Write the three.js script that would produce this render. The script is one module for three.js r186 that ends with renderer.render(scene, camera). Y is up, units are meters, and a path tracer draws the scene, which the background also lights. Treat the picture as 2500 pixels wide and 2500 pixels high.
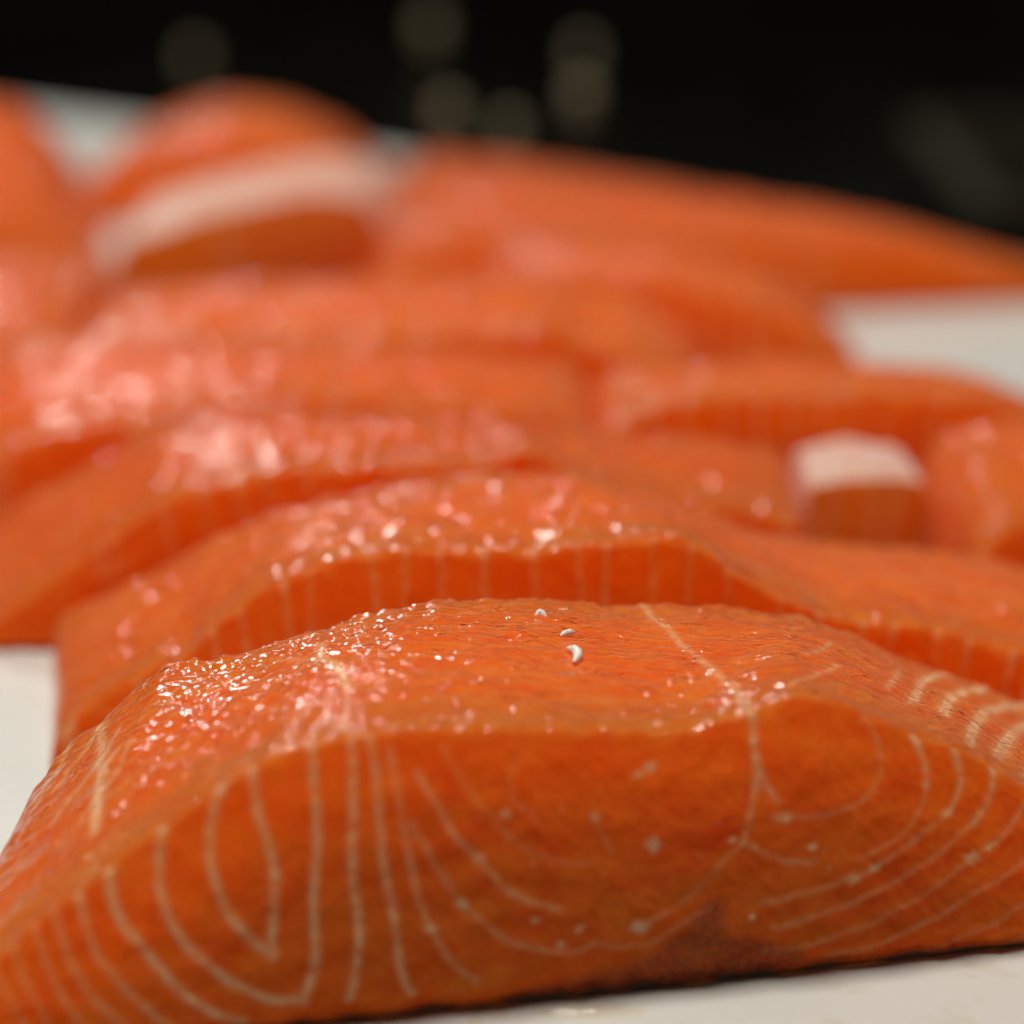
import * as THREE from 'three';
import { RectAreaLightUniformsLib } from 'three/addons/lights/RectAreaLightUniformsLib.js';
import { createNoise2D } from 'simplex-noise';
import { mergeGeometries } from 'three/addons/utils/BufferGeometryUtils.js';

// ---------------------------------------------------------------- camera, sky, sun, exposure
const scene = new THREE.Scene();
const camera = new THREE.PerspectiveCamera(20, 1, 0.02, 60);
camera.position.set(0, 0.19, 0);
camera.rotation.set(THREE.MathUtils.degToRad(-17), 0, 0);
camera.focus = 0.447;
camera.userData.fStop = 6.2;

const KEY = 168, BACK = 140;
// a market stall under lamps: one wide lamp hangs over the table, a smaller one shines from behind it; the hall beyond is dim
scene.background = new THREE.Color(0.012, 0.0115, 0.0105);
RectAreaLightUniformsLib.init();
const LAMPS = [
  { at: [-0.2, 2.1, -0.54], to: [0, 0, -0.56], size: 0.34, power: KEY, color: [1, 0.94, 0.82] },
  { at: [-0.80, 1.62, -2.85], to: [0, 0.03, -0.55], size: 0.2, power: BACK, color: [1, 0.97, 0.91] },
];
for (const l of LAMPS) {
  const a = new THREE.RectAreaLight(new THREE.Color(...l.color), l.power, l.size, l.size);
  a.name = 'lamp_light';
  a.position.set(...l.at); a.lookAt(...l.to);
  scene.add(a);
}
const renderer = new THREE.WebGLRenderer({ antialias: true });
renderer.setSize(1024, 1024);
renderer.toneMapping = THREE.LinearToneMapping;
renderer.toneMappingExposure = 0.72;
renderer.shadowMap.enabled = true;
renderer.shadowMap.type = THREE.PCFSoftShadowMap;

// ---------------------------------------------------------------- helpers
function seeded(a) {
  return () => { a = (a + 0x6d2b79f5) | 0; let t = Math.imul(a ^ (a >>> 15), 1 | a); t = (t + Math.imul(t ^ (t >>> 7), 61 | t)) ^ t; return ((t ^ (t >>> 14)) >>> 0) / 4294967296; };
}
const rnd = seeded(77);
const n2 = createNoise2D(seeded(5)), n2b = createNoise2D(seeded(9)), n2c = createNoise2D(seeded(23));
const clamp = (x, a = 0, b = 1) => Math.min(b, Math.max(a, x));
const lerp = (a, b, t) => a + (b - a) * t;
const smooth = (x, a, b) => { const t = clamp((x - a) / (b - a)); return t * t * (3 - 2 * t); };
const toSRGB = (x) => 255 * (x <= 0.0031308 ? 12.92 * x : 1.055 * Math.pow(clamp(x), 1 / 2.4) - 0.055);
// smooth curve through (x, value) pairs: cubic Hermite with limited slopes
function curve(pairs) {
  const n = pairs.length, s = [];
  for (let i = 0; i < n; i++) {
    const d0 = i > 0 ? (pairs[i][1] - pairs[i - 1][1]) / (pairs[i][0] - pairs[i - 1][0]) : null;
    const d1 = i < n - 1 ? (pairs[i + 1][1] - pairs[i][1]) / (pairs[i + 1][0] - pairs[i][0]) : null;
    s.push(d0 === null ? d1 : d1 === null ? d0 : d0 * d1 <= 0 ? 0 : (2 * d0 * d1) / (d0 + d1));
  }
  return (x) => {
    if (x <= pairs[0][0]) return pairs[0][1];
    if (x >= pairs[n - 1][0]) return pairs[n - 1][1];
    let i = 0;
    while (pairs[i + 1][0] < x) i++;
    const w = pairs[i + 1][0] - pairs[i][0], t = (x - pairs[i][0]) / w, t2 = t * t, t3 = t2 * t;
    return (2 * t3 - 3 * t2 + 1) * pairs[i][1] + (t3 - 2 * t2 + t) * w * s[i] + (-2 * t3 + 3 * t2) * pairs[i + 1][1] + (t3 - t2) * w * s[i + 1];
  };
}
function tag(o, label, category, group, kind) {
  if (label) o.userData.label = label;
  if (category) o.userData.category = category;
  if (group) o.userData.group = group;
  if (kind) o.userData.kind = kind;
  return o;
}
const taken = {};
function numbered(name) { const k = (taken[name] = (taken[name] ?? -1) + 1); return k ? name + '_' + String(k).padStart(3, '0') : name; }
function add(name, geometry, material, parent = scene) {
  const m = new THREE.Mesh(geometry, material);
  m.name = parent === scene ? numbered(name) : name;
  m.castShadow = m.receiveShadow = true;
  parent.add(m);
  return m;
}

// ---------------------------------------------------------------- salmon flesh: what it is made of
// mask(ctx): strokes in millimetres on black, red = fat, green = darker muscle, blue = grey-brown tissue under the skin
const FLESH_A = [0.955, 0.40, 0.03], FLESH_B = [0.93, 0.245, 0.014], FAT = [0.98, 0.80, 0.48], DARK = [0.88, 0.13, 0.01], GREY = [0.24, 0.11, 0.085];
function fleshTexture(W, H, mmW, mmH, mmX, mmY, mask, { fibre = 0.35, along = 9, across = 0.9, angle = 0, seed = 0, dense = null, white = FAT } = {}) {
  let m = null;
  if (mask) {
    const c = document.createElement('canvas');
    c.width = W; c.height = H;
    const g = c.getContext('2d');
    g.fillStyle = '#000'; g.fillRect(0, 0, W, H);
    g.globalCompositeOperation = 'lighter';
    g.setTransform(W / mmW, 0, 0, -H / mmH, (-mmX * W) / mmW, H + (mmY * H) / mmH);
    g.lineCap = g.lineJoin = 'round';
    mask(g);
    m = g.getImageData(0, 0, W, H).data;
  }
  const data = new Uint8Array(W * H * 4), clear = new Uint8Array(W * H * 4), ca = Math.cos(angle), sa = Math.sin(angle), k = seed * 37.1;
  for (let j = 0; j < H; j++) for (let i = 0; i < W; i++) {
    const x = mmX + (i / W) * mmW, y = mmY + (j / H) * mmH, wx = x + 1.2 * n2b(x / 9 + k, y / 9), wy = y + 1.2 * n2c(x / 9, y / 9 + k);
    const p = wx * ca + wy * sa, q = -wx * sa + wy * ca;
    const cloud = 0.5 + 0.32 * n2(x / 17 + k, y / 13) + 0.18 * n2(x / 5 + k, y / 4.2) + 0.12 * n2b(x / 1.7, y / 1.5 + k);
    const f = 0.6 * n2c(p / along + k, q / across) + 0.4 * n2(p / (along * 0.4), q / (across * 0.45) + k), fine = n2b(x / 0.45, y / 0.45 + k);
    let fat = clamp(0.025 + fibre * 0.55 * f * (0.5 + cloud) + 0.05 * fine) * 0.6, dark = clamp(0.2 - 0.5 * fibre * f + 0.3 * n2b(x / 7 + k, y / 6)) * 0.35, grey = 0;
    const o = (j * W + i) * 4;
    if (m) {
      const s = ((H - 1 - j) * W + i) * 4, jig = clamp(0.8 + 0.32 * n2(x / 3.2 + 3, y / 3.2) + 0.12 * n2c(x / 1.1, y / 1.1) + 0.05 * fine, 0, 1.3);
      fat = clamp(fat + (m[s] / 255) * jig); dark = clamp(dark + (m[s + 1] / 255) * jig); grey = clamp((m[s + 2] / 255) * (0.85 + 0.35 * n2(x / 1.6, y / 1.3)));
    }
    for (let c = 0; c < 3; c++) {
      let v = lerp(FLESH_B[c], FLESH_A[c], clamp(cloud));
      v = lerp(v, DARK[c], dark); v = lerp(v, white[c], fat); v = lerp(v, GREY[c], grey);
      data[o + c] = toSRGB(v * (1 + 0.035 * fine));
    }
    data[o + 3] = clear[o + 3] = 255;
    clear[o] = clear[o + 1] = clear[o + 2] = 255 * (1 - 0.42 * fat);
  }
  const t = new THREE.DataTexture(data, W, H);
  if (dense) { dense.tex = new THREE.DataTexture(clear, W, H); dense.tex.magFilter = THREE.LinearFilter; dense.tex.wrapS = dense.tex.wrapT = THREE.MirroredRepeatWrapping; dense.tex.needsUpdate = true; }
  t.colorSpace = THREE.SRGBColorSpace;
  t.magFilter = THREE.LinearFilter; t.minFilter = THREE.LinearMipmapLinearFilter; t.generateMipmaps = true;
  t.wrapS = t.wrapT = THREE.MirroredRepeatWrapping;
  t.needsUpdate = true;
  return t;
}
// raw fish lets light through; the wet film on it is the clear coat
const flesh = (map, wet = 0.14, through = THROUGH, film = 1) => new THREE.MeshPhysicalMaterial({ map, roughness: 1, metalness: 0, transmission: through, thickness: 0, ior: 1.38, specularIntensity: 0.25, clearcoat: film, clearcoatRoughness: wet, side: THREE.DoubleSide });
const THROUGH = 0.66;
function path(g, a, at = 1) { g.beginPath(); g.moveTo(a[at], a[at + 1]); const n = (a.length - at) / 2; for (let i = 1; i < n - 1; i++) { const x = a[at + i * 2], y = a[at + i * 2 + 1]; g.quadraticCurveTo(x, y, (x + a[at + i * 2 + 2]) / 2, (y + a[at + i * 2 + 3]) / 2); } g.lineTo(a[a.length - 2], a[a.length - 1]); }
function soft(g, a, at, channel, width, strength) {
  for (const [w, s] of [[2.6, 0.1], [1.7, 0.2], [1, 0.45]]) {
    const v = Math.round(255 * s * strength);
    g.strokeStyle = 'rgb(' + (channel === 0 ? v : 0) + ',' + (channel === 1 ? v : 0) + ',' + (channel === 2 ? v : 0) + ')';
    g.lineWidth = width * w; path(g, a, at); g.stroke();
  }
}
function blot(g, x, y, r, channel, strength) {
  for (const [w, s] of [[1.5, 0.2], [1.1, 0.3], [0.75, 0.45]]) {
    const v = Math.round(255 * s * strength);
    g.fillStyle = 'rgb(' + (channel === 0 ? v : 0) + ',' + (channel === 1 ? v : 0) + ',' + (channel === 2 ? v : 0) + ')';
    g.beginPath();
    for (let k = 0; k <= 14; k++) { const t = (k / 14) * 2 * Math.PI, q = r * w * (0.75 + 0.35 * n2(x + Math.cos(t), y + Math.sin(t))); g.lineTo(x + q * Math.cos(t), y + q * 0.8 * Math.sin(t)); }
    g.fill();
  }
}

// the cut face of the front slice (millimetres: along the slice, height)
const FACE_LINES = [[1.0,-35.5,41.3,-39.2,38.9,-40.7,35.6,-41.6,31.0,-41.7,26.9,-41.1,23.3,-39.8,19.7,-37.8,16.2,-35.3,13.7,-33.6,12.2],[1.0,-35.8,40.7,-35.4,36.6,-35.0,33.1,-34.2,29.9,-33.1,27.2,-32.8,23.7,-33.2,18.9,-33.5,14.8,-33.5,12.2],[1.0,-47.5,34.4,-48.2,30.7,-48.6,27.0,-48.5,22.9,-47.5,18.9,-45.3,15.2,-42.9,12.0,-39.5,8.6,-36.1,6.6,-33.2,5.3,-29.5,4.6],[1.0,-27.6,42.4,-27.4,37.4,-27.1,32.6,-26.9,27.8,-27.6,23.1,-27.8,18.3,-27.6,14.4,-27.5,11.1,-28.2,7.9,-29.4,4.6],[1.1,-55.3,28.4,-55.2,25.2,-54.8,21.4,-53.2,18.0,-51.0,14.9,-48.6,11.4,-46.1,8.2,-43.6,5.6,-41.1,3.6,-37.6,1.9],[0.7,-59.2,23.5,-58.7,20.2,-57.8,16.3,-55.9,12.6,-53.3,8.7,-50.8,5.8,-47.7,2.8],[0.6,-62.6,21.9,-62.1,19.1,-60.9,14.5,-58.9,10.0,-56.2,6.2,-53.5,2.9],[0.5,-65.4,21.0,-65.2,18.8,-63.8,13.5,-61.8,8.8,-59.7,4.9,-57.0,1.4],[0.45,-68.6,18.5,-68.1,16.6,-66.7,11.3,-64.7,6.6,-62.1,1.7],[0.4,-71.2,16.3,-70.0,12.4,-68.0,7.3,-66.0,2.9],[0.9,-22.1,42.5,-22.0,33.6,-22.4,25.7,-22.3,20.9,-21.5,16.9,-21.6,11.7,-22.1,7.8,-23.1,3.7],[0.8,-19.8,42.9,-19.0,39.7,-18.5,31.7,-18.3,26.9,-17.8,22.0,-16.7,17.0,-16.3,11.8,-15.6,6.4,-14.1,3.9],[0.55,-17.0,41.3,-16.4,37.8,-15.5,31.4,-14.8,26.5,-13.7,20.6,-12.8,16.6,-11.4,13.1,-9.9,9.7,-7.5,6.8,-5.1,5.1],[0.6,-13.2,37.2,-12.4,35.2,-9.8,30.5,-8.0,26.7,-5.1,24.2,-3.0,21.0,-0.6,18.1,2.7,15.8,7.0,14.3],[0.5,-13.9,29.6,-11.6,24.5,-9.2,20.1,-7.5,17.3,-4.5,14.0,-1.2,11.0,1.8,9.0,6.4,7.7,11.6,8.1],[0.25,-9.7,40.6,-7.4,36.0,-3.3,29.8,0.9,24.8,5.7,21.7,11.5,21.1],[0.2,0.9,38.3,-0.6,35.3,0.3,31.3,3.6,27.8],[0.3,11.4,28.2,12.7,25.2,14.2,22.4],[1.0,34.1,42.8,34.3,40.2,34.6,36.3,35.1,33.0,35.4,30.0],[0.6,35.6,32.9,36.6,30.2,38.2,27.7],[0.5,34.9,31.0,34.8,28.4,34.3,25.2,33.4,21.6],[0.5,33.4,21.6,36.3,19.7,41.0,17.8,44.2,17.8],[0.4,41.4,24.9,44.3,24.5,48.7,25.0,51.8,26.7,53.6,29.8,53.5,33.1,52.3,37.2,50.7,38.9],[0.75,58.3,35.3,60.2,31.8,60.7,27.4],[0.35,60.7,27.4,59.9,23.2,56.2,19.5,50.5,17.4],[0.8,64.6,32.7,65.9,29.2,65.6,25.9,63.8,23.1],[0.45,63.8,23.1,60.0,19.8,55.4,16.6,49.1,13.9,42.7,12.9,36.5,12.0],[0.8,70.5,30.1,71.0,27.4,70.2,24.1,68.1,20.9],[0.4,68.1,20.9,64.9,18.6,60.2,15.0,53.9,12.0,46.0,9.2,38.1,8.1],[0.65,79.1,27.9,77.6,25.0,75.5,22.5,73.0,19.1,70.5,17.0],[0.35,70.5,17.0,65.2,13.1,58.9,9.4,50.9,6.2,43.0,4.4,36.7,4.5],[0.4,82.7,21.1,79.7,17.0,76.0,14.0,71.8,11.4,65.4,8.0,59.0,5.3,52.7,2.9,46.3,2.3],[0.35,86.5,13.9,81.7,10.3,76.3,7.1,68.9,3.4,62.5,1.1,56.0,0.1],[0.3,88.5,8.5,82.1,4.3,76.6,1.5,70.7,-0.6],[0.35,17.8,9.7,23.9,13.0,28.5,16.9,31.9,20.5,33.4,21.6],[0.3,11.7,8.5,17.9,6.4,24.0,9.7,28.6,12.5]];
const FACE_DARK = [[34.2,29.1,31.7,26.1,28.4,23.2,22.3,21.5],[14.7,16.8,19.3,16.6,25.4,18.9,31.8,23.5],[36.5,10.3,44.4,11.1,50.7,12.7,57.0,15.7,63.2,20.1,66.3,23.5],[39.8,6.5,47.7,8.0,55.6,11.1,61.9,14.2,68.2,18.9],[43.0,3.4,51.0,4.9,58.9,8.0,66.8,12.9,73.1,17.4],[54.3,2.1,60.7,4.4,68.7,8.3,76.1,11.9],[62.5,0.1,70.6,3.3,76.4,5.7,85.0,11.3],[-10.9,38.2,-8.0,33.5,-4.4,28.3,-1.5,25.7],[1.8,29.9,3.9,25.1,5.1,23.7],[-5.1,20.6,-0.6,15.5,3.9,13.0]];
const FACE_GREY = [[28.3,11.9,29.5,12.9,30.2,11.7,29.7,8.7,30.9,6.4,34.7,5.7,38.6,4.6,43.0,3.1,39.3,2.1,33.6,0.4,24.2,0.2,14.8,0.0,5.6,-0.9,-0.5,-0.8,-2.3,0.4,5.6,1.8,14.8,3.2,19.4,4.4,22.5,6.5,25.6,8.5]];
const FACE_SPECKS = [[39.2,25.3,1.9],[19.6,34.4,1.6],[18.1,33.4,1.2],[43.8,20.2,1.2],[50.0,14.1,1.5],[53.2,15.8,1.2],[68.0,15.5,1.8],[18.5,10.3,2.0],[12.0,27.5,1.3],[20.3,22.7,1.8],[-0.9,29.7,1.3],[-4.8,23.8,1.3],[-7.2,16.9,1.3],[-11.4,13.1,1.4],[3.3,13.1,1],[34.9,9.8,0.9],[31.8,22.3,1],[9.7,11.3,1.2],[7.0,9.0,1.1]];
// its upper side (millimetres along the slice, share of the way to the back cut)
const TOP_LINES = [[0.6,20.8,0.975,23.8,0.81,26.7,0.59,29.1,0.455,31.6,0.275,32.6,0.185,33.9,0.015,34.0,-0.045],[0.8,-29.1,0.81,-29.4,0.725,-27.1,0.6,-25.1,0.475,-23.6,0.335],[0.5,-36.2,0.82,-31.7,0.73,-28.2,0.63],[0.9,72.1,0.965,67.8,0.825,65.2,0.675,63.0,0.485,60.9,0.325],[1.3,81.2,1.05,73.1,0.765,69.4,0.605,66.3,0.355],[1.4,88.9,1.05,82.6,0.895,75.8,0.635,72.1,0.425,68.1,0.115],[1.5,91.6,1.04,83.3,0.705,78.3,0.475,73.4,0.17],[1.4,95.0,0.99,86.4,0.6,81.2,0.34,77.6,0.115],[0.5,62.8,0.795,60.2,0.56,57.3,0.38],[0.45,49.8,0.42,44.9,0.225,40.2,0.095],[0.4,50.4,0.705,47.2,0.525,44.7,0.45],[0.9,-63.3,0.935,-62.3,0.785,-61.0,0.635,-60.2,0.495,-59.5,0.36,-59.1,0.245],[0.7,-59.9,0.79,-60.8,0.735,-61.6,0.675],[0.7,-58.4,0.635,-59.8,0.605,-60.5,0.555],[0.5,-64.3,0.89,-67.1,0.835,-68.8,0.735],[0.5,-62.7,0.66,-65.4,0.605,-67.5,0.525],[0.5,-68.6,0.975,-70.6,0.9,-71.8,0.815],[0.45,-59.4,0.44,-62.0,0.385,-64.4,0.315],[0.4,-56.5,0.625,-58.0,0.49,-59.2,0.415],[0.4,-69.9,0.825,-71.6,0.76,-72.3,0.665]];

const faceDense = {}, bandDense = {}, topDense = {};
const frontFaceMap = fleshTexture(2048, 512, 204, 48, -93, 0, (g) => {
  for (const a of FACE_LINES) soft(g, a, 1, 0, 0.55 + 0.35 * a[0], 1.25 * a[0]);
  for (const a of FACE_DARK) soft(g, a, 0, 1, 1.3, 0.55);
  for (const [x, y, r] of FACE_SPECKS) blot(g, x, y, r * 0.8, 0, 1.1);
  g.globalCompositeOperation = 'lighten';
  for (const [w, v] of [[3.6, 35], [2.4, 75], [1.4, 110], [0.4, 140], [0.1, 165]]) { g.strokeStyle = g.fillStyle = 'rgb(0,0,' + v + ')'; g.lineWidth = w; path(g, [...FACE_GREY[0], FACE_GREY[0][0], FACE_GREY[0][1]], 0); g.stroke(); if (w < 1) g.fill(); }
  g.globalCompositeOperation = 'lighter';
  soft(g, [-93, 0.6, -60, 0.7, -30, 0.4, 0, 0.8, 20, 1.4, 50, 1.3, 80, 0.9, 111, 0.6], 0, 2, 1.3, 0.6);
  for (let k = 0; k < 60; k++) blot(g, -80 + 170 * rnd(), 2 + 34 * rnd(), 0.2 + 0.35 * rnd(), 0, 0.25 + 0.3 * rnd());
}, { fibre: 0.22, along: 2.2, across: 1.6, seed: 1, dense: faceDense });
const frontTopMap = fleshTexture(2048, 640, 204, 62, -93, 0, (g) => {
  for (const a of TOP_LINES) { const b = a.map((v, i) => (i && i % 2 === 0 ? v * 62 : v)); soft(g, b, 1, 0, 0.5 + 0.75 * a[0], 1.1 * Math.min(1, a[0] + 0.1)); }
  for (let k = 0; k < 120; k++) { const x = -75 + 160 * rnd(), y = 3 + 56 * rnd(), l = 3 + 9 * rnd(), d = -0.25 + 0.5 * rnd(); soft(g, [x, y, x + l / 2, y + d * l * 0.5 + 0.4, x + l, y + d * l], 0, rnd() < 0.6 ? 0 : 1, 0.25, 0.2 + 0.3 * rnd()); }
  for (let k = 0; k < 26; k++) { const x = -76 + 30 * rnd(), y = 6 + 50 * rnd(), l = 5 + 8 * rnd(); soft(g, [x, y, x - l * 0.35, y - l * 0.5, x - l * 0.6, y - l], 0, 0, 0.28, 0.3 + 0.3 * rnd()); }
}, { fibre: 0.75, along: 6, across: 0.7, angle: -0.12, seed: 2, dense: topDense });
// a cut face as the other slices show it: nested bands of fat
const bandedMap = fleshTexture(1024, 256, 200, 48, -100, 0, (g) => {
  for (let k = 0; k < 26; k++) {
    const x = -92 + k * 7 + 3 * rnd(), b = 5 * (rnd() - 0.5) - 0.1 * x * 0.3;
    soft(g, [x, 46, x + b * 0.4, 32, x + b, 18, x + b * 1.6, 2], 0, 0, 0.9, 0.45 + 0.4 * rnd());
  }
}, { fibre: 0.25, along: 3, across: 1.6, seed: 3, dense: bandDense });
const fattyMap = fleshTexture(512, 512, 70, 70, 0, 0, (g) => {
  g.fillStyle = 'rgb(215,0,0)'; g.fillRect(0, 0, 70, 70);
  for (let k = 0; k < 150; k++) blot(g, 70 * rnd(), 70 * rnd(), 1 + 4 * rnd(), 0, 0.5 * rnd());
  g.globalCompositeOperation = 'multiply';
  for (let k = 0; k < 40; k++) { g.fillStyle = 'rgb(' + Math.round(150 + 90 * rnd()) + ',255,255)'; g.beginPath(); g.ellipse(70 * rnd(), 70 * rnd(), 2 + 6 * rnd(), 1 + 2.5 * rnd(), rnd() * 3, 0, 7); g.fill(); }
  g.globalCompositeOperation = 'lighter';
}, { fibre: 0.5, along: 5, across: 1.2, seed: 6, white: [0.95, 0.85, 0.82] });
const topMap = fleshTexture(1024, 1024, 140, 140, 0, 0, (g) => {
  for (let k = 0; k < 90; k++) { const x = 140 * rnd(), y = 140 * rnd(), l = 10 + 26 * rnd(), d = -0.3 + 0.4 * rnd(); soft(g, [x, y, x + l / 2, y + d * l * 0.5 + 1.2, x + l, y + d * l], 0, rnd() < 0.6 ? 0 : 1, 0.5 + 0.5 * rnd(), 0.15 + 0.3 * rnd()); }
}, { fibre: 0.65, along: 9, across: 1.1, seed: 4 });

// the wet film over the upper side: clear, glossy, its surface drawn into ripples and beads
function ripples(seed) {
  const W = 1024, d = new Uint8Array(W * W * 4), mm = 60 / W;
  for (let j = 0; j < W; j++) for (let i = 0; i < W; i++) {
    const x = i * mm + seed * 91, y = j * mm, wx = x + 0.8 * n2(x / 4, y / 4), wy = y + 0.8 * n2b(x / 4, y / 4);
    const patch = 0.07 + 0.93 * smooth(n2c(x / 13, y / 9) + 0.4 * n2(x / 5, y / 4), -0.2, 0.8);
    const h = 0.5 + patch * (0.32 * n2(wx / 4.2, wy / 2.1) + 0.11 * n2b(wx / 1.8, wy / 0.95) + 0.012 * n2c(wx / 0.7, wy / 0.5));
    const o = (j * W + i) * 4; d[o] = d[o + 1] = d[o + 2] = 255 * clamp(h); d[o + 3] = 255;
  }
  const t = new THREE.DataTexture(d, W, W); t.magFilter = THREE.LinearFilter; t.wrapS = t.wrapT = THREE.MirroredRepeatWrapping; t.needsUpdate = true;
  return t;
}
const rippleMap = ripples(1);
function film(rx, ry, depth, rough, ior) {
  const t = rippleMap.clone(); t.repeat.set(rx, ry); t.needsUpdate = true;
  return new THREE.MeshPhysicalMaterial({ color: 0xffffff, roughness: rough, transmission: 1, thickness: 0, ior, bumpMap: t, bumpScale: depth, side: THREE.DoubleSide });
}
const M = {
  frontFilm: film(204 / 60, 62 / 60, 0.0006, 0.12, 1.45), film: film(140 / 90, 140 / 90, 0.0008, 0.13, 1.36), farFilm: film(140 / 110, 140 / 110, 0.0011, 0.13, 1.26),
  frontFace: flesh(frontFaceMap, 0.35, THROUGH, 0.15), frontTop: flesh(frontTopMap, 0.4, THROUGH, 0), banded: flesh(bandedMap, 0.35, THROUGH, 0.15), top: flesh(topMap, 0.4, THROUGH, 0),
  core: new THREE.MeshStandardMaterial({ color: new THREE.Color(0.942, 0.32, 0.022), roughness: 1 }),
  underFat: new THREE.MeshStandardMaterial({ color: new THREE.Color(0.95, 0.66, 0.46), roughness: 0.8 }),
  topPink: Object.assign(flesh(topMap, 0.4, THROUGH, 0), { color: new THREE.Color(1, 0.93, 1) }), topDeep: Object.assign(flesh(topMap, 0.4, THROUGH, 0), { color: new THREE.Color(0.98, 0.9, 0.88) }),
  skin: new THREE.MeshPhysicalMaterial({ color: new THREE.Color(0.32, 0.25, 0.17), roughness: 0.35, clearcoat: 0.6, clearcoatRoughness: 0.2 }),
  fatty: new THREE.MeshPhysicalMaterial({ map: fattyMap, roughness: 1, transmission: 0.4, thickness: 0, specularIntensity: 0.3, clearcoat: 0.7, clearcoatRoughness: 0.25, side: THREE.DoubleSide }),
  fleck: new THREE.MeshPhysicalMaterial({ color: new THREE.Color(0.92, 0.88, 0.83), roughness: 0.5, clearcoat: 0.6, clearcoatRoughness: 0.2 }),
};

M.frontFace.transmissionMap = faceDense.tex; M.frontTop.transmissionMap = topDense.tex; M.banded.transmissionMap = bandDense.tex;

// ---------------------------------------------------------------- the table the fish lies on
// back edge runs obliquely away to the left
{
  const c = document.createElement('canvas'); c.width = c.height = 1024;
  const g = c.getContext('2d'); g.fillStyle = '#808080'; g.fillRect(0, 0, 1024, 1024);
  for (let k = 0; k < 700; k++) { const x = 1024 * rnd(), y = 1024 * rnd(), a = rnd() * Math.PI, l = 20 + 120 * rnd(), v = rnd() < 0.5 ? 60 : 170; g.strokeStyle = 'rgba(' + v + ',' + v + ',' + v + ',0.25)'; g.lineWidth = 0.6 + rnd(); g.beginPath(); g.moveTo(x, y); g.lineTo(x + l * Math.cos(a), y + l * Math.sin(a)); g.stroke(); }
  const bump = new THREE.CanvasTexture(c); bump.wrapS = bump.wrapT = THREE.RepeatWrapping; bump.repeat.set(4, 4);
  const W = 512, d = new Uint8Array(W * W * 4);
  for (let j = 0; j < W; j++) for (let i = 0; i < W; i++) {
    const s = 0.5 + 0.5 * n2(i / 60, j / 60), t = smooth(n2b(i / 22, j / 22) + 0.5 * n2c(i / 6, j / 6), 0.45, 1.2), o = (j * W + i) * 4;
    const v = [0.63 - 0.03 * s, 0.65 - 0.03 * s, 0.64 - 0.04 * s], st = [0.54, 0.47, 0.36];
    for (let q = 0; q < 3; q++) d[o + q] = toSRGB(lerp(v[q], st[q], 0.35 * t) * (1 + 0.015 * n2(i / 1.3, j / 1.3)));
    d[o + 3] = 255;
  }
  const map = new THREE.DataTexture(d, W, W); map.colorSpace = THREE.SRGBColorSpace; map.magFilter = THREE.LinearFilter; map.wrapS = map.wrapT = THREE.MirroredRepeatWrapping; map.repeat.set(3, 3); map.needsUpdate = true;
  const s = new THREE.Shape([[-0.75, -0.25], [0.45, -0.25], [0.45, 0.62], [0.165, 0.885], [-0.05, 1.085], [-0.2, 1.185], [-0.75, 1.36]].map(([x, y]) => new THREE.Vector2(x, y)));
  const geo = new THREE.ExtrudeGeometry(s, { depth: 0.03, bevelEnabled: true, bevelThickness: 0.003, bevelSize: 0.003, bevelSegments: 3 });
  geo.rotateX(-Math.PI / 2); geo.translate(0, -0.033, 0);
  const t = add('table_top', geo, new THREE.MeshPhysicalMaterial({ map, bumpMap: bump, bumpScale: 0.0002, roughness: 0.42, clearcoat: 0.25, clearcoatRoughness: 0.2 }));
  tag(t, 'white plastic cutting table the salmon slices lie on', 'table', null, 'structure');
}

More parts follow.
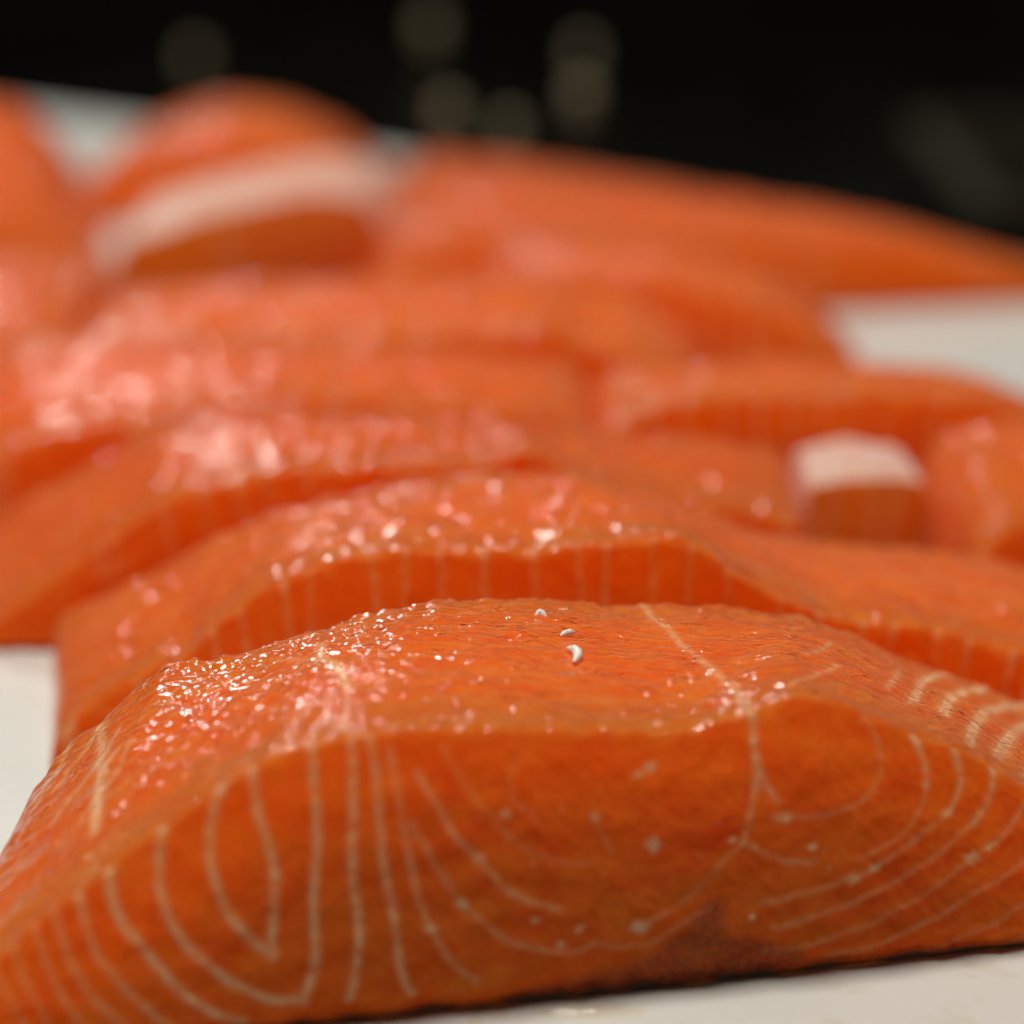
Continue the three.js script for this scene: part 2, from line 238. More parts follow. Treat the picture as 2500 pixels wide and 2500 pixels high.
// ---------------------------------------------------------------- salmon slices
// front / back: (x, height) of the upper edge of the two cuts in millimetres; zf, zb: where the cuts stand, [z at x = 0, slope]
function slice(o) {
  const { front, back, zf, zb, nx, nv, nf = 40, seed = 1, radius = 1.5, wet = 1, relief = 1, bead = 0.5, fineRelief = 0, faceMat = M.banded, topMat = M.top, filmMat = M.film, uv = null, crown = 1.2, lean = 1.5 } = o;
  const hf = curve(front), hb = curve(back), f0 = front[0][0], f1 = front.at(-1)[0], b0 = back[0][0], b1 = back.at(-1)[0], x0 = Math.min(f0, b0), x1 = Math.max(f1, b1);
  const NE = 6, NB = 10, rows = nf + NE + nv + NE + NB, base = 0.6, k = seed * 13.7;
  const P = new Float32Array((nx + 1) * rows * 3), UV = new Float32Array((nx + 1) * rows * 2), kind = [];
  // columns: closer together where the outline is steep
  const fineN = 2000, acc = [0], xs = [];
  for (let i = 1; i <= fineN; i++) { const s = (i - 1) / fineN, t = i / fineN; acc.push(acc[i - 1] + Math.hypot((x1 - x0) / fineN, 0.6 * Math.max(Math.abs(hf(lerp(f0, f1, t)) - hf(lerp(f0, f1, s))), Math.abs(hb(lerp(b0, b1, t)) - hb(lerp(b0, b1, s)))))); }
  for (let i = 0, q = 0; i <= nx; i++) { const want = (acc[fineN] * i) / nx; while (q < fineN - 1 && acc[q + 1] < want) q++; xs.push((q + (want - acc[q]) / (acc[q + 1] - acc[q] || 1)) / fineN); }
  for (let i = 0; i <= nx; i++) {
    const xf = lerp(f0, f1, xs[i]), xb = lerp(b0, b1, xs[i]), x = (xf + xb) / 2, f = Math.max(hf(xf), base + 0.2), b = Math.max(hb(xb), base + 0.2);
    const R = radius * (1 + 0.35 * n2(x / 6 + k, 3)), rf = Math.min(R, 0.48 * (f - base)), rb = Math.min(R, 0.48 * (b - base));
    const wob = 0.45 * n2b(x / 7 + k, 1) + 0.1 * n2c(x / 1.9, k), Z0 = zf[0] + zf[1] * xf + wob, Z1 = zb[0] + zb[1] * xb + 0.5 * n2b(x / 6, k + 7) + 0.2 * n2c(x / 1.6, k + 3);
    const ft = f + (0.12 * n2(x / 2.9 + k, 8) + 0.25 * n2c(x / 8 + k, 5)) * smooth(f, 3, 8), bt = b + (0.2 * n2(x / 2.6 + k, 18) + 0.35 * n2c(x / 9 + k, 2)) * smooth(b, 3, 8);
    const put = (j, y, z, u, v) => { const q = (i * rows + j); P[q * 3] = lerp(xf, xb, clamp((z - Z0) / (Z1 - Z0))); P[q * 3 + 1] = y; P[q * 3 + 2] = z; UV[q * 2] = u; UV[q * 2 + 1] = v; };
    let j = 0;
    const zTop = Z0 - lean * smooth(f, 4, 30);
    for (let r = 0; r < nf; r++) {
      const t = r / nf, y = lerp(base, ft - rf, t), under = Math.pow(clamp(1 - (y - base) / 4.5), 2);
      const z = lerp(Z0, zTop, t) - 1.5 * under * smooth(f, 2, 8) + smooth(f, 3, 10) * (0.35 * n2(x / 9 + k, y / 8) + 0.14 * n2b(x / 2.4, y / 2.6 + k) + 0.05 * n2c(x / 0.9 + k, y / 0.9));
      put(j, y, z, (x + 93) / 204, y / 48); kind[j++] = 0;
    }
    for (let r = 0; r < NE; r++) { const a = (r / NE) * Math.PI / 2; put(j, ft - rf + rf * Math.sin(a), zTop - rf + rf * Math.cos(a), 0, 0); kind[j++] = 1; }
    for (let r = 0; r < nv; r++) { const v = r / (nv - 1); put(j, lerp(f, b, v) + (ft - f) * Math.exp(-v * 14) + (bt - b) * Math.exp(-(1 - v) * 14) + crown * smooth(Math.min(f, b), 4, 20) * Math.sin(Math.PI * v), lerp(zTop - rf, Z1 + rb, v), 0, 0); kind[j++] = 2; }
    for (let r = 1; r <= NE; r++) { const a = (r / NE) * Math.PI / 2; put(j, bt - rb + rb * Math.cos(a), Z1 + rb - rb * Math.sin(a), 0, 0); kind[j++] = 3; }
    for (let r = 1; r <= NB; r++) { const t = r / NB; put(j, lerp(bt - rb, base, t), Z1, 0, 0); kind[j++] = 4; }
    // upper side: texture in millimetres, across from the front edge to the back edge
    for (let r = nf; r < rows; r++) {
      const q = i * rows + r, v = (r - nf) / (NE * 2 + nv);
      if (uv) { UV[q * 2] = (P[q * 3] + 93) / 204; UV[q * 2 + 1] = clamp((r - nf - NE * 0.5) / (NE + nv), 0, 1.2); }
      else { UV[q * 2] = (P[q * 3] + seed * 31) / 140; UV[q * 2 + 1] = (-(zf[0] - zb[0]) * v * -1 + seed * 17) / 140; }
    }
  }
  const index = [];
  for (let i = 0; i < nx; i++) for (let j = 0; j < rows - 1; j++) { const a = i * rows + j, b = a + rows; index.push(a, b, a + 1, b, b + 1, a + 1); }
  const g = new THREE.BufferGeometry();
  g.setAttribute('position', new THREE.BufferAttribute(P, 3)); g.setIndex(index); g.computeVertexNormals();
  const N = g.attributes.normal.array;
  // relief of the upper side: swellings, muscle fibres, beads of wet tissue
  for (let i = 0; i <= nx; i++) for (let j = nf; j < rows; j++) {
    const q = (i * rows + j) * 3, x = P[q], y = P[q + 1], z = P[q + 2], edge = smooth(j, nf, nf + NE), h = smooth(y, 2, 9);
    const patch = smooth(n2(x / 16 + k, z / 10) + 0.5 * n2b(x / 6, z / 5 + k) + (o.patch ? o.patch(x, z) : 0.1), 0.1, 0.9);
    const fx = x + 1.6 * n2c(x / 9, z / 9), fz = z + 0.18 * x + 1.4 * n2b(x / 11 + k, z / 8);
    let d = 0.35 * n2(x / 15 + k, z / 12) + 0.18 * n2b(x / 5 + k, z / 4) + 0.07 * n2c(fx / 5, fz / 1.5 + k);
    d += wet * patch * (bead * relief * n2b(x / (5.2 * relief) + k, z / (3.4 * relief)) + 0.45 * bead * relief * n2c(fx / (2.6 * relief), fz / (1.6 * relief) + k));
    d += wet * (0.03 * n2(x / 1.5, z / 1.3 + k) + fineRelief * (0.1 * patch + 0.02) * n2b(fx / 1.5, fz / 0.85 + k));
    d *= h * lerp(0.5, 1, edge);
    P[q] += N[q] * d; P[q + 1] += N[q + 1] * d; P[q + 2] += N[q + 2] * d;
  }
  for (let q = 0; q < P.length; q++) P[q] /= 1000;
  g.computeVertexNormals();
  const root = new THREE.Group();
  root.name = numbered(o.name ?? 'salmon_fillet');
  const cx = (x0 + x1) / 2000, cz = (zf[0] + zb[0] + (zf[1] + zb[1]) * cx * 1000) / 2000;
  root.position.set(cx, 0, cz);
  scene.add(root);
  for (let q = 0; q < P.length; q += 3) { P[q] -= cx; P[q + 2] -= cz; }
  const NN = g.attributes.normal.array;
  const sub = (r0, r1) => {
    const n = r1 - r0 + 1, p = new Float32Array((nx + 1) * n * 3), m = new Float32Array((nx + 1) * n * 3), u = new Float32Array((nx + 1) * n * 2), idx = [];
    for (let i = 0; i <= nx; i++) for (let j = 0; j < n; j++) {
      const s = i * rows + r0 + j, t = i * n + j;
      for (let c = 0; c < 3; c++) { p[t * 3 + c] = P[s * 3 + c]; m[t * 3 + c] = NN[s * 3 + c]; }
      u[t * 2] = r0 === 0 ? (P[s * 3] * 1000 + cx * 1000 + 93) / 204 : UV[s * 2]; u[t * 2 + 1] = r0 === 0 ? P[s * 3 + 1] * 1000 / 48 : UV[s * 2 + 1];
    }
    for (let i = 0; i < nx; i++) for (let j = 0; j < n - 1; j++) { const a = i * n + j, b = a + n; idx.push(a, b, a + 1, b, b + 1, a + 1); }
    const w = new THREE.BufferGeometry();
    w.setAttribute('position', new THREE.BufferAttribute(p, 3)); w.setAttribute('normal', new THREE.BufferAttribute(m, 3)); w.setAttribute('uv', new THREE.BufferAttribute(u, 2)); w.setIndex(idx);
    return w;
  };
  // film on the upper side, a tenth of a millimetre above the flesh
  {
    const g = sub(nf + NE - 2, nf + NE + nv + 2), p = g.attributes.position, m = g.attributes.normal;
    for (let i = 0; i < p.count; i++) p.setXYZ(i, p.getX(i) + m.getX(i) * 0.00012, p.getY(i) + m.getY(i) * 0.00012, p.getZ(i) + m.getZ(i) * 0.00012);
    if (topMat !== M.fatty) add('wet_film', g, filmMat, root);
  }
  const seam = nf + 4;
  add('flesh', sub(seam, rows - 1), topMat, root);
  add('cut_face', sub(0, seam), faceMat, root);
  // the solid inside of the slice: light creeps through the outer millimetres only
  {
    const n = 90, deep = DEEP, idx = [], p = [], sec = 28;
    for (let i = 0; i <= n; i++) {
      const t = lerp(0.02, 0.98, i / n), xf = lerp(f0, f1, t), xb = lerp(b0, b1, t), za = zf[0] + zf[1] * xf - 5 - lean * 0.5 - 0.5 * n2(xf / 12, k), zc = zb[0] + zb[1] * xb + deep;
      const end = Math.min(1, Math.min(t, 1 - t) * (x1 - x0) / deep), tf = Math.max(1.9, Math.min(hf(xf), hf(xf - deep), hf(xf + deep)) - deep), tb = Math.max(1.9, Math.min(hb(xb), hb(xb - deep), hb(xb + deep)) - deep);
      const cham = Math.min(2, 0.3 * (tf - 1.8));
      for (let j = 0; j <= sec; j++) {
        const s = j / sec, v = clamp((s - 0.5) / 0.3), up = clamp(s / 0.5), y = s < 0.5 ? lerp(1.8, tf - cham, up) : s > 0.8 ? lerp(tb, 1.8, (s - 0.8) * 5) : lerp(tf, tb, v) - cham * clamp(1 - v * 6);
        const back = 5.5 * Math.pow(clamp(1 - (tf - y) / 16), 2) * smooth(tf, 4, 16);
        p.push(lerp(xf, xb, v) / 1000 - cx, y / 1000, (lerp(za, zc, v) - back * (1 - v)) / 1000 - cz);
      }
    }
    for (let i = 0; i < n; i++) for (let j = 0; j < sec; j++) { const a = i * (sec + 1) + j, b = a + sec + 1; idx.push(a, b, a + 1, b, b + 1, a + 1); }
    const w = new THREE.BufferGeometry(); w.setAttribute('position', new THREE.Float32BufferAttribute(p, 3)); w.setIndex(idx); w.computeVertexNormals();
    add('flesh_core', w, M.core, root);
  }
  // skin underneath: a thin slab that closes the slice below
  {
    const n = 80, p = [], idx = [];
    for (let i = 0; i <= n; i++) {
      const xf = lerp(f0 + 0.4, f1 - 0.4, i / n), xb = lerp(b0 + 0.4, b1 - 0.4, i / n), a = zf[0] + zf[1] * xf - 1.2 + 0.3 * n2(xf / 5, k), b = zb[0] + zb[1] * xb + 0.3;
      for (const [x, y, z] of [[xf, 0.05, a - 0.6], [xf, 0.75, a - 0.35], [xb, 0.75, b + 0.3], [xb, 0.05, b + 0.5]]) p.push(x / 1000 - cx, y / 1000, z / 1000 - cz);
    }
    for (let i = 0; i < n; i++) for (let j = 0; j < 4; j++) { const a = i * 4 + j, b = i * 4 + ((j + 1) % 4); idx.push(a, a + 4, b, a + 4, b + 4, b); }
    idx.push(0, 1, 2, 0, 2, 3, n * 4, n * 4 + 2, n * 4 + 1, n * 4, n * 4 + 3, n * 4 + 2);
    const w = new THREE.BufferGeometry(); w.setAttribute('position', new THREE.Float32BufferAttribute(p, 3)); w.setIndex(idx);
    const f = w.toNonIndexed(); f.computeVertexNormals(); f.setAttribute('uv', new THREE.Float32BufferAttribute(new Float32Array(f.attributes.position.count * 2), 2));
    add('skin', f, M.skin, root);
    const fl = f.clone(), q = fl.attributes.position;
    for (let i = 0; i < q.count; i++) q.setY(i, q.getY(i) > 0.0006 ? 0.0014 : 0.00078);
    for (let i = 0; i < q.count; i++) q.setXYZ(i, q.getX(i) * 0.985, q.getY(i), q.getZ(i) * 0.985);
    fl.computeVertexNormals();
    add('fat_layer', fl, M.underFat, root);
  }
  tag(root, o.label, o.category ?? 'salmon', 'salmon slices laid out on the white table');
  return root;
}
const FRONT1 = [[-91, 0.5], [-80, 9.5], [-70, 16.7], [-57, 26.3], [-42, 36.5], [-30, 42.2], [-19, 43.5], [2, 41.8], [25, 39.7], [34, 41.6], [40, 43.4], [48, 40.7], [60, 35], [68, 31], [75, 26], [90, 16], [105, 5], [109, 0.5]];
const BACK1 = [[-84, 0.5], [-80, 1.5], [-78, 5], [-73.6, 17], [-70, 22], [-63, 27.6], [-52, 35.4], [-40, 36.5], [-34, 38.1], [-26, 40.6], [-16, 41.9], [-8, 42.3], [2, 42], [11, 40.3], [20, 38.9], [29, 38.3], [42, 36.1], [54, 31.9], [65, 25.8], [74, 22.2], [87, 15.3], [100, 6], [109, 0.5]];
const DEEP = 5, S = [];
S.push(slice({
  label: 'large salmon slice in sharp focus with nested white fat lines on its cut face',
  front: FRONT1, back: BACK1,
  zf: [-378, -0.247], zb: [-438.5, -0.247], nx: 860, nv: 270, nf: 80, seed: 1, radius: 1.3, crown: 0.6, faceMat: M.frontFace, topMat: M.frontTop, filmMat: M.frontFilm, uv: true, bead: 0.25, fineRelief: 0.7,
  patch: (x) => 0.55 * smooth(x, 0, -30) * smooth(x, -75, -55) - 0.35 * smooth(x, -10, 20),
}));
S.push(slice({
  label: 'salmon slice right behind the sharply focused one, blunt left end on the bare white table',
  front: [[-80, 0.5], [-78.5, 6], [-75, 10], [-70, 14], [-62, 18], [-55, 21.3], [-52, 24.8], [-47, 29], [-42, 32.9], [-36, 35.5], [-26, 38.6], [-17, 39.7], [0, 39.3], [14, 40.7], [25, 41.8], [32, 40], [40, 34.8], [47, 31], [56, 27.6], [62, 26.8], [74, 25.3], [81, 22.7], [88, 21.5], [105, 14], [118, 0.5]],
  back: [[-88, 0.5], [-86.5, 8], [-79, 12.8], [-69, 17.8], [-57, 24.6], [-45, 30], [-33, 33], [-19, 36.3], [-6, 37.8], [11, 38.2], [22, 35], [35, 31], [45, 27], [60, 24], [90, 21], [108, 14], [118, 0.5]],
  zf: [-468, 0], zb: [-524, 0], nx: 420, nv: 120, seed: 2, patch: (x) => 0.2,
}));
S.push(slice({
  label: 'salmon slice two places behind the sharply focused one, thin end tapering onto the table',
  front: [[-106, 0.5], [-99, 6.3], [-94, 10.2], [-86, 16.2], [-78, 21.7], [-71, 26.4], [-63, 31], [-53, 33.6], [-45, 35.7], [-33, 36.6], [-22, 37], [-7, 37.2], [-1, 38.9], [3, 40.4], [7, 38.1], [11, 36.4], [20, 34], [32, 31], [44, 28], [54, 25.5], [57, 20], [57.6, 0.5]],
  back: [[-118, 0.5], [-113, 6], [-108, 11.1], [-102, 15.3], [-94, 19], [-85, 24.5], [-77, 29.6], [-69, 33.1], [-55, 34.5], [-40, 34], [-20, 33], [0, 31], [20, 29.5], [35, 28.5], [46, 27], [55, 25], [57, 18], [57.6, 0.5]],
  zf: [-529, 0], zb: [-583, 0], nx: 340, nv: 110, topMat: M.topDeep, seed: 3, relief: 1.3, patch: (x) => 0.25,
}));
S.push(slice({
  label: 'salmon slice three places behind the sharply focused one with blurred glints on top',
  front: [[-140, 0.5], [-128, 10], [-108, 21.7], [-99, 25.3], [-90, 27.7], [-79, 29], [-70, 31.8], [-59, 33.5], [-50, 34.1], [-30, 33], [-10, 31.5], [5, 30], [14, 28], [17.3, 24], [18, 0.5]],
  back: [[-145, 0.5], [-135, 15], [-119, 30], [-103, 34], [-88, 34], [-70, 33], [-53, 32], [-20, 31], [0, 29], [13, 27], [17.3, 22], [18, 0.5]],
  zf: [-590, 0], zb: [-650, 0], nx: 260, nv: 90, topMat: M.topPink, seed: 4, filmMat: M.farFilm, relief: 1.6, patch: (x) => 0.25,
}));
S.push(slice({
  label: 'salmon slice with a dark red cut face above the small white topped chunk',
  front: [[18.3, 0.5], [19, 23], [26, 28.5], [33, 31], [40, 33], [49, 33.4], [64, 33], [80, 33.8], [93, 33.4], [103, 31.6], [120, 26], [140, 12], [148, 0.5]],
  back: [[18.3, 0.5], [19, 22], [30, 26], [45, 26], [60, 27], [76, 26.1], [100, 24.6], [119, 17.7], [135, 8], [148, 0.5]],
  zf: [-595, 0], zb: [-655, 0], nx: 220, nv: 90, seed: 5, filmMat: M.farFilm, relief: 1.6, patch: (x) => 0.25,
}));
S.push(slice({
  label: 'small salmon chunk with a white fatty top standing behind the second slice', category: 'salmon',
  front: [[58, 0.5], [58.6, 18], [60, 25], [70, 25.6], [83, 24], [85.6, 17], [86.2, 0.5]],
  back: [[58, 0.5], [58.6, 18], [60, 24], [70, 26], [79, 25], [82, 17], [83, 0.5]],
  zf: [-538, -0.3], zb: [-590, 0.02], nx: 70, nv: 60, seed: 6, topMat: M.fatty, crown: 1.5,
}));
S.push(slice({
  label: 'rounded salmon piece beside the white topped chunk', category: 'salmon',
  front: [[86.5, 0.5], [87.5, 12], [90, 21], [95, 25], [110, 26], [130, 22], [148, 10], [155, 0.5]],
  back: [[83.5, 0.5], [84.5, 14], [88, 24], [95, 29], [110, 31], [130, 27], [148, 12], [155, 0.5]],
  zf: [-471, -0.6], zb: [-588, 0], nx: 150, nv: 90, topMat: M.topDeep, seed: 7, filmMat: M.farFilm, relief: 1.5, patch: (x) => 0.25, crown: 3,
}));
S.push(slice({
  label: 'pinkish blurred salmon slice end to end with the broad streaked middle slice',
  front: [[-200, 0.5], [-185, 14], [-165, 24], [-145, 25], [-128, 25], [-116, 24], [-110, 22], [-108.5, 0.5]],
  back: [[-200, 0.5], [-185, 16], [-165, 28], [-145, 27], [-128, 27], [-116, 26], [-110, 26], [-108.5, 0.5]],
  zf: [-676, 0], zb: [-775, 0], nx: 120, nv: 60, topMat: M.topPink, seed: 8, filmMat: M.farFilm, relief: 2, patch: (x) => 0.25,
}));
S.push(slice({
  label: 'broad blurred salmon slice in the middle of the table with pink streaks on top',
  front: [[-108, 0.5], [-106.5, 20], [-98, 27], [-82, 29], [-50, 30], [-20, 31.5], [0, 32], [8, 33], [18, 29], [30, 27], [42, 20], [48, 8], [50, 0.5]],
  back: [[-108, 0.5], [-106.5, 22], [-98, 28], [-82, 30], [-50, 31], [-20, 32], [0, 32], [15, 30], [30, 27], [42, 20], [48, 8], [50, 0.5]],
  zf: [-657, 0], zb: [-722, 0], nx: 220, nv: 80, seed: 9, filmMat: M.farFilm, relief: 2, patch: (x) => 0.25,
}));
S.push(slice({
  label: 'blurred salmon slice lying obliquely next to the bare strip of white table',
  front: [[-12, 0.5], [-8, 14], [0, 24], [15, 29], [40, 30], [60, 28], [78, 21], [88, 10], [92, 0.5]],
  back: [[-12, 0.5], [-8, 14], [0, 24], [15, 29], [40, 30], [60, 27], [78, 19], [88, 9], [92, 0.5]],
  zf: [-745, 0.6], zb: [-797, 0.6], nx: 150, nv: 70, topMat: M.topPink, seed: 10, filmMat: M.farFilm, relief: 2, patch: (x) => 0.25, crown: 2,
}));
S.push(slice({
  label: 'blurred salmon slice with a white fatty top and a deep red cut face',
  front: [[-108, 0.5], [-107.4, 24], [-104, 30], [-92, 33], [-80, 35], [-58, 36], [-45, 33], [-37, 22], [-33, 0.5]],
  back: [[-108, 0.5], [-107.4, 24], [-104, 30], [-92, 33], [-80, 35], [-58, 36], [-45, 33], [-37, 22], [-33, 0.5]],
  zf: [-861, -0.9], zb: [-915, -0.76], nx: 130, nv: 80, seed: 11, topMat: M.fatty, crown: 2,
}));
S.push(slice({
  label: 'long salmon slice along the far oblique edge of the white table',
  front: [[-45, 0.5], [-38, 14], [-20, 23], [10, 25], [60, 23], [100, 20], [140, 13], [165, 8], [178, 0.5]],
  back: [[-45, 0.5], [-38, 14], [-20, 22], [10, 22], [60, 20], [100, 18], [140, 12], [165, 7], [178, 0.5]],
  zf: [-802, -0.18], zb: [-944, 0.68], nx: 200, nv: 80, topMat: M.topDeep, seed: 12, filmMat: M.farFilm, relief: 2, patch: (x) => 0.25, crown: 2,
}));
S.push(slice({
  label: 'farthest salmon slice, a blurred mound against the dark background',
  front: [[-150, 0.5], [-142, 10], [-122, 22], [-98, 28], [-80, 27], [-64, 21], [-48, 9], [-40, 0.5]],
  back: [[-150, 0.5], [-142, 10], [-122, 23], [-98, 30], [-80, 28], [-64, 21], [-48, 9], [-40, 0.5]],
  zf: [-945, 0], zb: [-1020, 0], nx: 110, nv: 60, seed: 13, filmMat: M.farFilm, relief: 2, patch: (x) => 0.25,
}));
S.push(slice({
  label: 'reddish blurred salmon slice beside the far bare patch of white table',
  front: [[-245, 0.5], [-235, 14], [-215, 24], [-190, 28], [-165, 27], [-142, 22], [-126, 12], [-118, 0.5]],
  back: [[-265, 0.5], [-250, 20], [-215, 40], [-185, 44], [-162, 41], [-148, 29], [-138, 13], [-133, 0.5]],
  zf: [-832, 0], zb: [-942, 0], nx: 110, nv: 60, topMat: M.topDeep, seed: 14, filmMat: M.farFilm, relief: 2, patch: (x) => 0.25,
}));

// ---------------------------------------------------------------- slivers of fat and the wet board in front
const S1f = curve(FRONT1), S1b = curve(BACK1);
const topOf = (x, v) => { const hf = S1f(x), hb = S1b(x), z = lerp(-378 - 0.247 * x - 3, -438.5 - 0.247 * x + 1.7, v); return new THREE.Vector3(x / 1000, (lerp(hf, hb, v) + 0.6 * Math.sin(Math.PI * v)) / 1000, z / 1000); };
function sliver(points, r, label) {
  const p = points.map(([x, v, up]) => topOf(x, v).add(new THREE.Vector3(0, up / 1000, 0)));
  const c = new THREE.CatmullRomCurve3(p), n = 18, m = 8, pos = [], idx = [], mid = c.getPoint(0.5), fr = c.computeFrenetFrames(n);
  for (let i = 0; i <= n; i++) {
    const t = i / n, q = c.getPoint(t), w = r * Math.pow(Math.sin(Math.PI * clamp(t, 0.02, 0.98)), 0.6) * (1 + 0.2 * n2(i / 4, r * 9)) / 1000;
    for (let j = 0; j < m; j++) { const a = (j / m) * 2 * Math.PI, d = fr.normals[i].clone().multiplyScalar(Math.cos(a) * w).addScaledVector(fr.binormals[i], Math.sin(a) * w * 0.8); pos.push(q.x + d.x - mid.x, q.y + d.y - mid.y, q.z + d.z - mid.z); }
  }
  for (let i = 0; i < n; i++) for (let j = 0; j < m; j++) { const a = i * m + j, b = i * m + ((j + 1) % m); idx.push(a, b, a + m, b, b + m, a + m); }
  const g = new THREE.BufferGeometry(); g.setAttribute('position', new THREE.Float32BufferAttribute(pos, 3)); g.setIndex(idx); g.computeVertexNormals();
  const o = add('fat_sliver', g, M.fleck);
  o.position.copy(mid);
  return tag(o, label, 'fat sliver', 'white slivers on the front slice');
}
sliver([[8.3, 0.56, 0.2], [9.6, 0.53, 0.5], [9.9, 0.49, 0.4], [9.2, 0.45, 0.2]], 0.95, 'curved white sliver of fat lying on the sharp front salmon slice');
sliver([[7.4, 0.665, 0.1], [8.4, 0.68, 0.4], [9.8, 0.70, 0.3]], 0.6, 'thin white sliver of fat behind the curved one on the front slice');
sliver([[3.6, 0.83, 0.0], [4.4, 0.84, 0.3], [5.4, 0.82, 0.1]], 0.7, 'small pale fat speck near the back edge of the front slice');

// juice that has run out along the foot of the front slice
{
  const water = new THREE.MeshPhysicalMaterial({ color: new THREE.Color(1, 0.97, 0.9), roughness: 0.06, transmission: 1, thickness: 0, ior: 1.33, side: THREE.DoubleSide });
  function puddle(x, z, rx, rz, h, label) {
    const n = 40, m = 9, pos = [0, h, 0], idx = [];
    for (let j = 1; j <= m; j++) for (let i = 0; i < n; i++) {
      const a = (i / n) * 2 * Math.PI, q = (j / m) * (1 + 0.18 * n2(Math.cos(a) * 1.2 + x, Math.sin(a) * 1.2 + z) + 0.08 * n2b(Math.cos(a) * 3, Math.sin(a) * 3 + x));
      pos.push(rx * q * Math.cos(a), h * Math.pow(Math.max(0, 1 - (j / m) ** 2), 0.55), rz * q * Math.sin(a));
    }
    for (let i = 0; i < n; i++) idx.push(0, 1 + ((i + 1) % n), 1 + i);
    for (let j = 0; j < m - 1; j++) for (let i = 0; i < n; i++) { const a = 1 + j * n + i, b = 1 + j * n + ((i + 1) % n); idx.push(a, b, a + n, b, b + n, a + n); }
    const g = new THREE.BufferGeometry(); g.setAttribute('position', new THREE.Float32BufferAttribute(pos.map((v) => v / 1000), 3)); g.setIndex(idx); g.computeVertexNormals();
    const o = add('juice_droplet', g, water);
    o.position.set(x / 1000, 0.0001, z / 1000);
    return tag(o, label, 'droplet', 'wet drops at the foot of the front slice');
  }
  puddle(11.5, -376.2, 8.5, 1.7, 0.9, 'long flat bead of juice on the table at the foot of the front slice');
  puddle(-5.2, -373.6, 1.1, 0.9, 0.8, 'round drop of juice on the table by the long bead');
  puddle(-1.6, -375.2, 0.9, 0.7, 0.6, 'tiny drop of juice between the round drop and the long bead');
  puddle(-21.5, -369.2, 2.8, 0.9, 0.7, 'short bead of juice under the fat lines of the front slice');
}

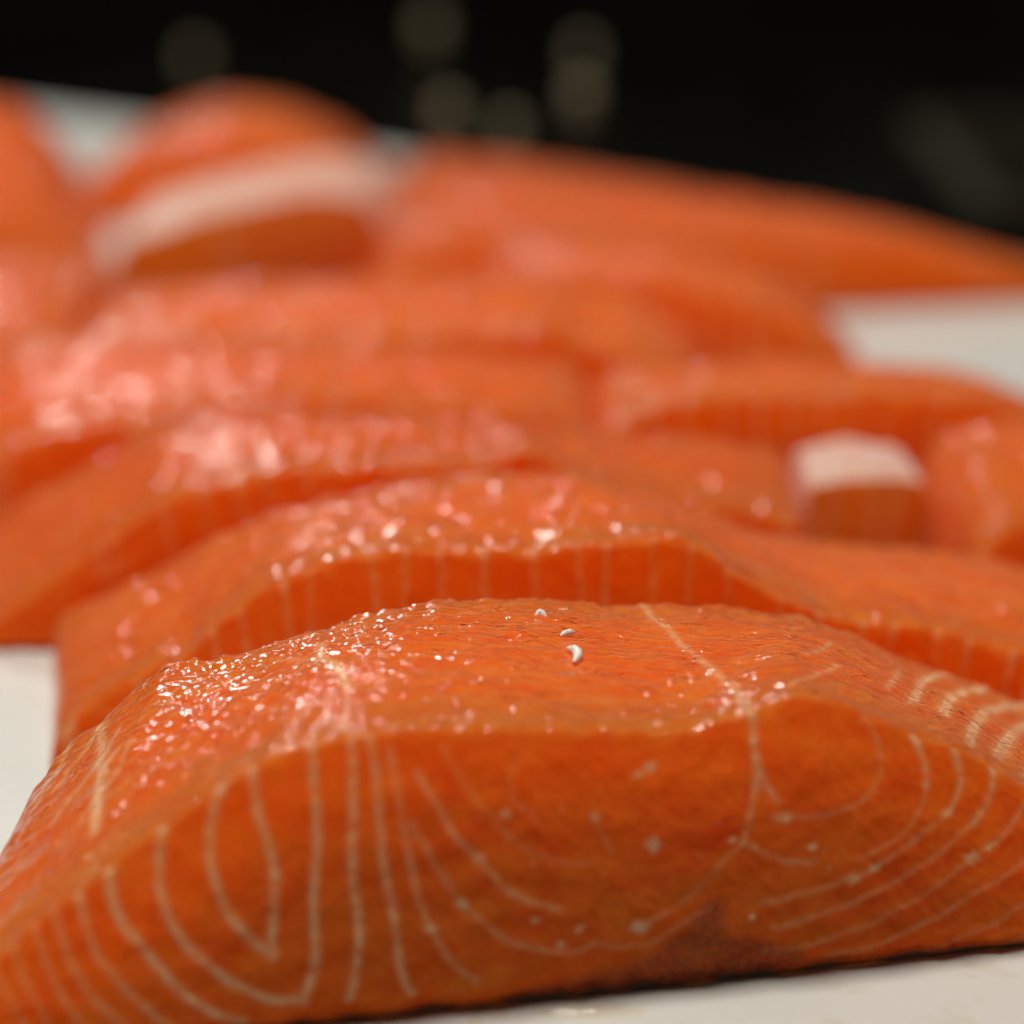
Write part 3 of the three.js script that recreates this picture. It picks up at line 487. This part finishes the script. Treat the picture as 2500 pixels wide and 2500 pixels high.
// ---------------------------------------------------------------- dark surroundings, far out of focus
{
  const dark = (r, g, b, rough = 0.8) => new THREE.MeshPhysicalMaterial({ color: new THREE.Color(r, g, b), roughness: rough, specularIntensity: 0.4 });
  const W = 256, d = new Uint8Array(W * W * 4);
  for (let j = 0; j < W; j++) for (let i = 0; i < W; i++) { const s = 0.006 + 0.003 * n2(i / 50, j / 50) + 0.002 * n2b(i / 8, j / 60), o = (j * W + i) * 4; d[o] = toSRGB(s * 1.1); d[o + 1] = toSRGB(s); d[o + 2] = toSRGB(s * 0.75); d[o + 3] = 255; }
  const map = new THREE.DataTexture(d, W, W); map.colorSpace = THREE.SRGBColorSpace; map.magFilter = THREE.LinearFilter; map.needsUpdate = true;
  const wall = add('back_wall', new THREE.BoxGeometry(7, 2.1, 0.1), new THREE.MeshPhysicalMaterial({ map, roughness: 1, specularIntensity: 0.05 }));
  wall.position.set(0, 0.05, -2.6);
  tag(wall, 'dark wall far behind the table', 'wall', null, 'structure');
  const shelf = add('back_counter', new THREE.BoxGeometry(3, 0.06, 1.4), new THREE.MeshPhysicalMaterial({ map, roughness: 1, specularIntensity: 0.05 }));
  shelf.position.set(0, -0.167, -1.79);
  tag(shelf, 'dark counter beyond the white table', 'counter', null, 'structure');
  const amber = new THREE.MeshPhysicalMaterial({ color: new THREE.Color(0.02, 0.018, 0.012), roughness: 0.12, clearcoat: 1, clearcoatRoughness: 0.1 });
  const capMat = dark(0.27, 0.235, 0.15, 0.25), labelMat = dark(0.05, 0.045, 0.035, 0.7);
  const lathe = (a, n = 28) => new THREE.LatheGeometry(a.map(([r, y]) => new THREE.Vector2(r, y)), n);
  const body = lathe([[0, 0], [0.0115, 0], [0.013, 0.0015], [0.013, 0.098], [0.0122, 0.106], [0.0098, 0.113], [0.0066, 0.118], [0.0058, 0.121], [0.0058, 0.140], [0, 0.140]]);
  const cap = lathe([[0, 0.139], [0.0045, 0.139], [0.0048, 0.140], [0.0048, 0.148], [0.004, 0.151], [0.002, 0.152], [0, 0.1521]]), band = lathe([[0.0132, 0.03], [0.0133, 0.03], [0.0133, 0.075], [0.0132, 0.075]]);
  const proto = new THREE.Group(); proto.name = 'bottle';
  add('body', body, amber, proto); add('cap', cap, capMat, proto); add('paper_band', band, labelMat, proto);
  const spots = [[-0.0245, -1.12, 'small dark bottle at one end of the front row of three'], [-0.001, -1.115, 'small dark bottle in the middle of the front row of three'], [0.027, -1.12, 'small dark bottle at the other end of the front row'], [-0.147, -1.35, 'small dark bottle standing alone behind the far salmon slices'], [-0.036, -1.3, 'small dark bottle in the row behind the three'], [0.032, -1.3, 'small dark bottle behind the end of the front row']];
  spots.forEach(([x, z, label], i) => { const b = i ? proto.clone() : proto; b.name = numbered('bottle'); b.position.set(x, -0.137, z); scene.add(b); b.scale.setScalar([1, 0.96, 1.04, 0.92, 1.06, 0.98][i]); tag(b, label, 'bottle', 'bottles on the dark counter'); });
  // olive tub at the end of the counter
  const tub = new THREE.Group(); tub.name = 'plastic_tub'; tub.position.set(0.35, -0.137, -1.28); tub.scale.set(1, 1.02, 1); scene.add(tub);
  const olive = dark(0.03, 0.028, 0.017, 0.6);
  const bx = (w, h, dd, x, y, z) => new THREE.BoxGeometry(w, h, dd).translate(x, y, z);
  add('tub_wall', mergeGeometries([bx(0.3, 0.09, 0.006, 0, 0.045, 0.1), bx(0.3, 0.09, 0.006, 0, 0.045, -0.1), bx(0.006, 0.09, 0.194, -0.147, 0.045, 0), bx(0.006, 0.09, 0.194, 0.147, 0.045, 0), bx(0.288, 0.005, 0.194, 0, 0.003, 0)]), olive, tub);
  add('rim', mergeGeometries([bx(0.324, 0.008, 0.014, 0, 0.094, 0.105), bx(0.324, 0.008, 0.014, 0, 0.094, -0.105), bx(0.014, 0.008, 0.196, -0.155, 0.094, 0), bx(0.014, 0.008, 0.196, 0.155, 0.094, 0)]), olive, tub);
  tag(tub, 'dark olive plastic tub on the counter beyond the table', 'tub');
}

// ---------------------------------------------------------------- the two lamps (above the picture)
LAMPS.forEach((l, i) => {
  const o = new THREE.Group(); o.name = numbered('hanging_lamp'); o.position.set(...l.at); scene.add(o);
  const aim = new THREE.Vector3(...l.to).sub(o.position).normalize(), turn = new THREE.Quaternion().setFromUnitVectors(new THREE.Vector3(0, -1, 0), aim), w = l.size;
  const metal = new THREE.MeshStandardMaterial({ color: new THREE.Color(0.2, 0.2, 0.2), roughness: 0.5 });
  const shade = add('shade', new THREE.CylinderGeometry(w * 0.3, w * 0.78, w * 0.5, 32, 1, true).translate(0, w * 0.26, 0), Object.assign(metal.clone(), { side: THREE.DoubleSide }), o);
  const bulb = add('diffuser', new THREE.BoxGeometry(w, 0.01, w).translate(0, 0.012, 0), new THREE.MeshStandardMaterial({ color: 0xffffff, emissive: new THREE.Color(...l.color), emissiveIntensity: 4 }), o);
  shade.quaternion.copy(turn); bulb.quaternion.copy(turn);
  add('cord', new THREE.CylinderGeometry(0.004, 0.004, 0.9, 8).translate(0, 0.5, 0), metal, o);
  tag(o, i ? 'smaller metal shaded lamp hanging far behind the table' : 'wide metal shaded lamp hanging over the salmon table', 'lamp', 'lamps over the stall');
});

renderer.render(scene, camera);
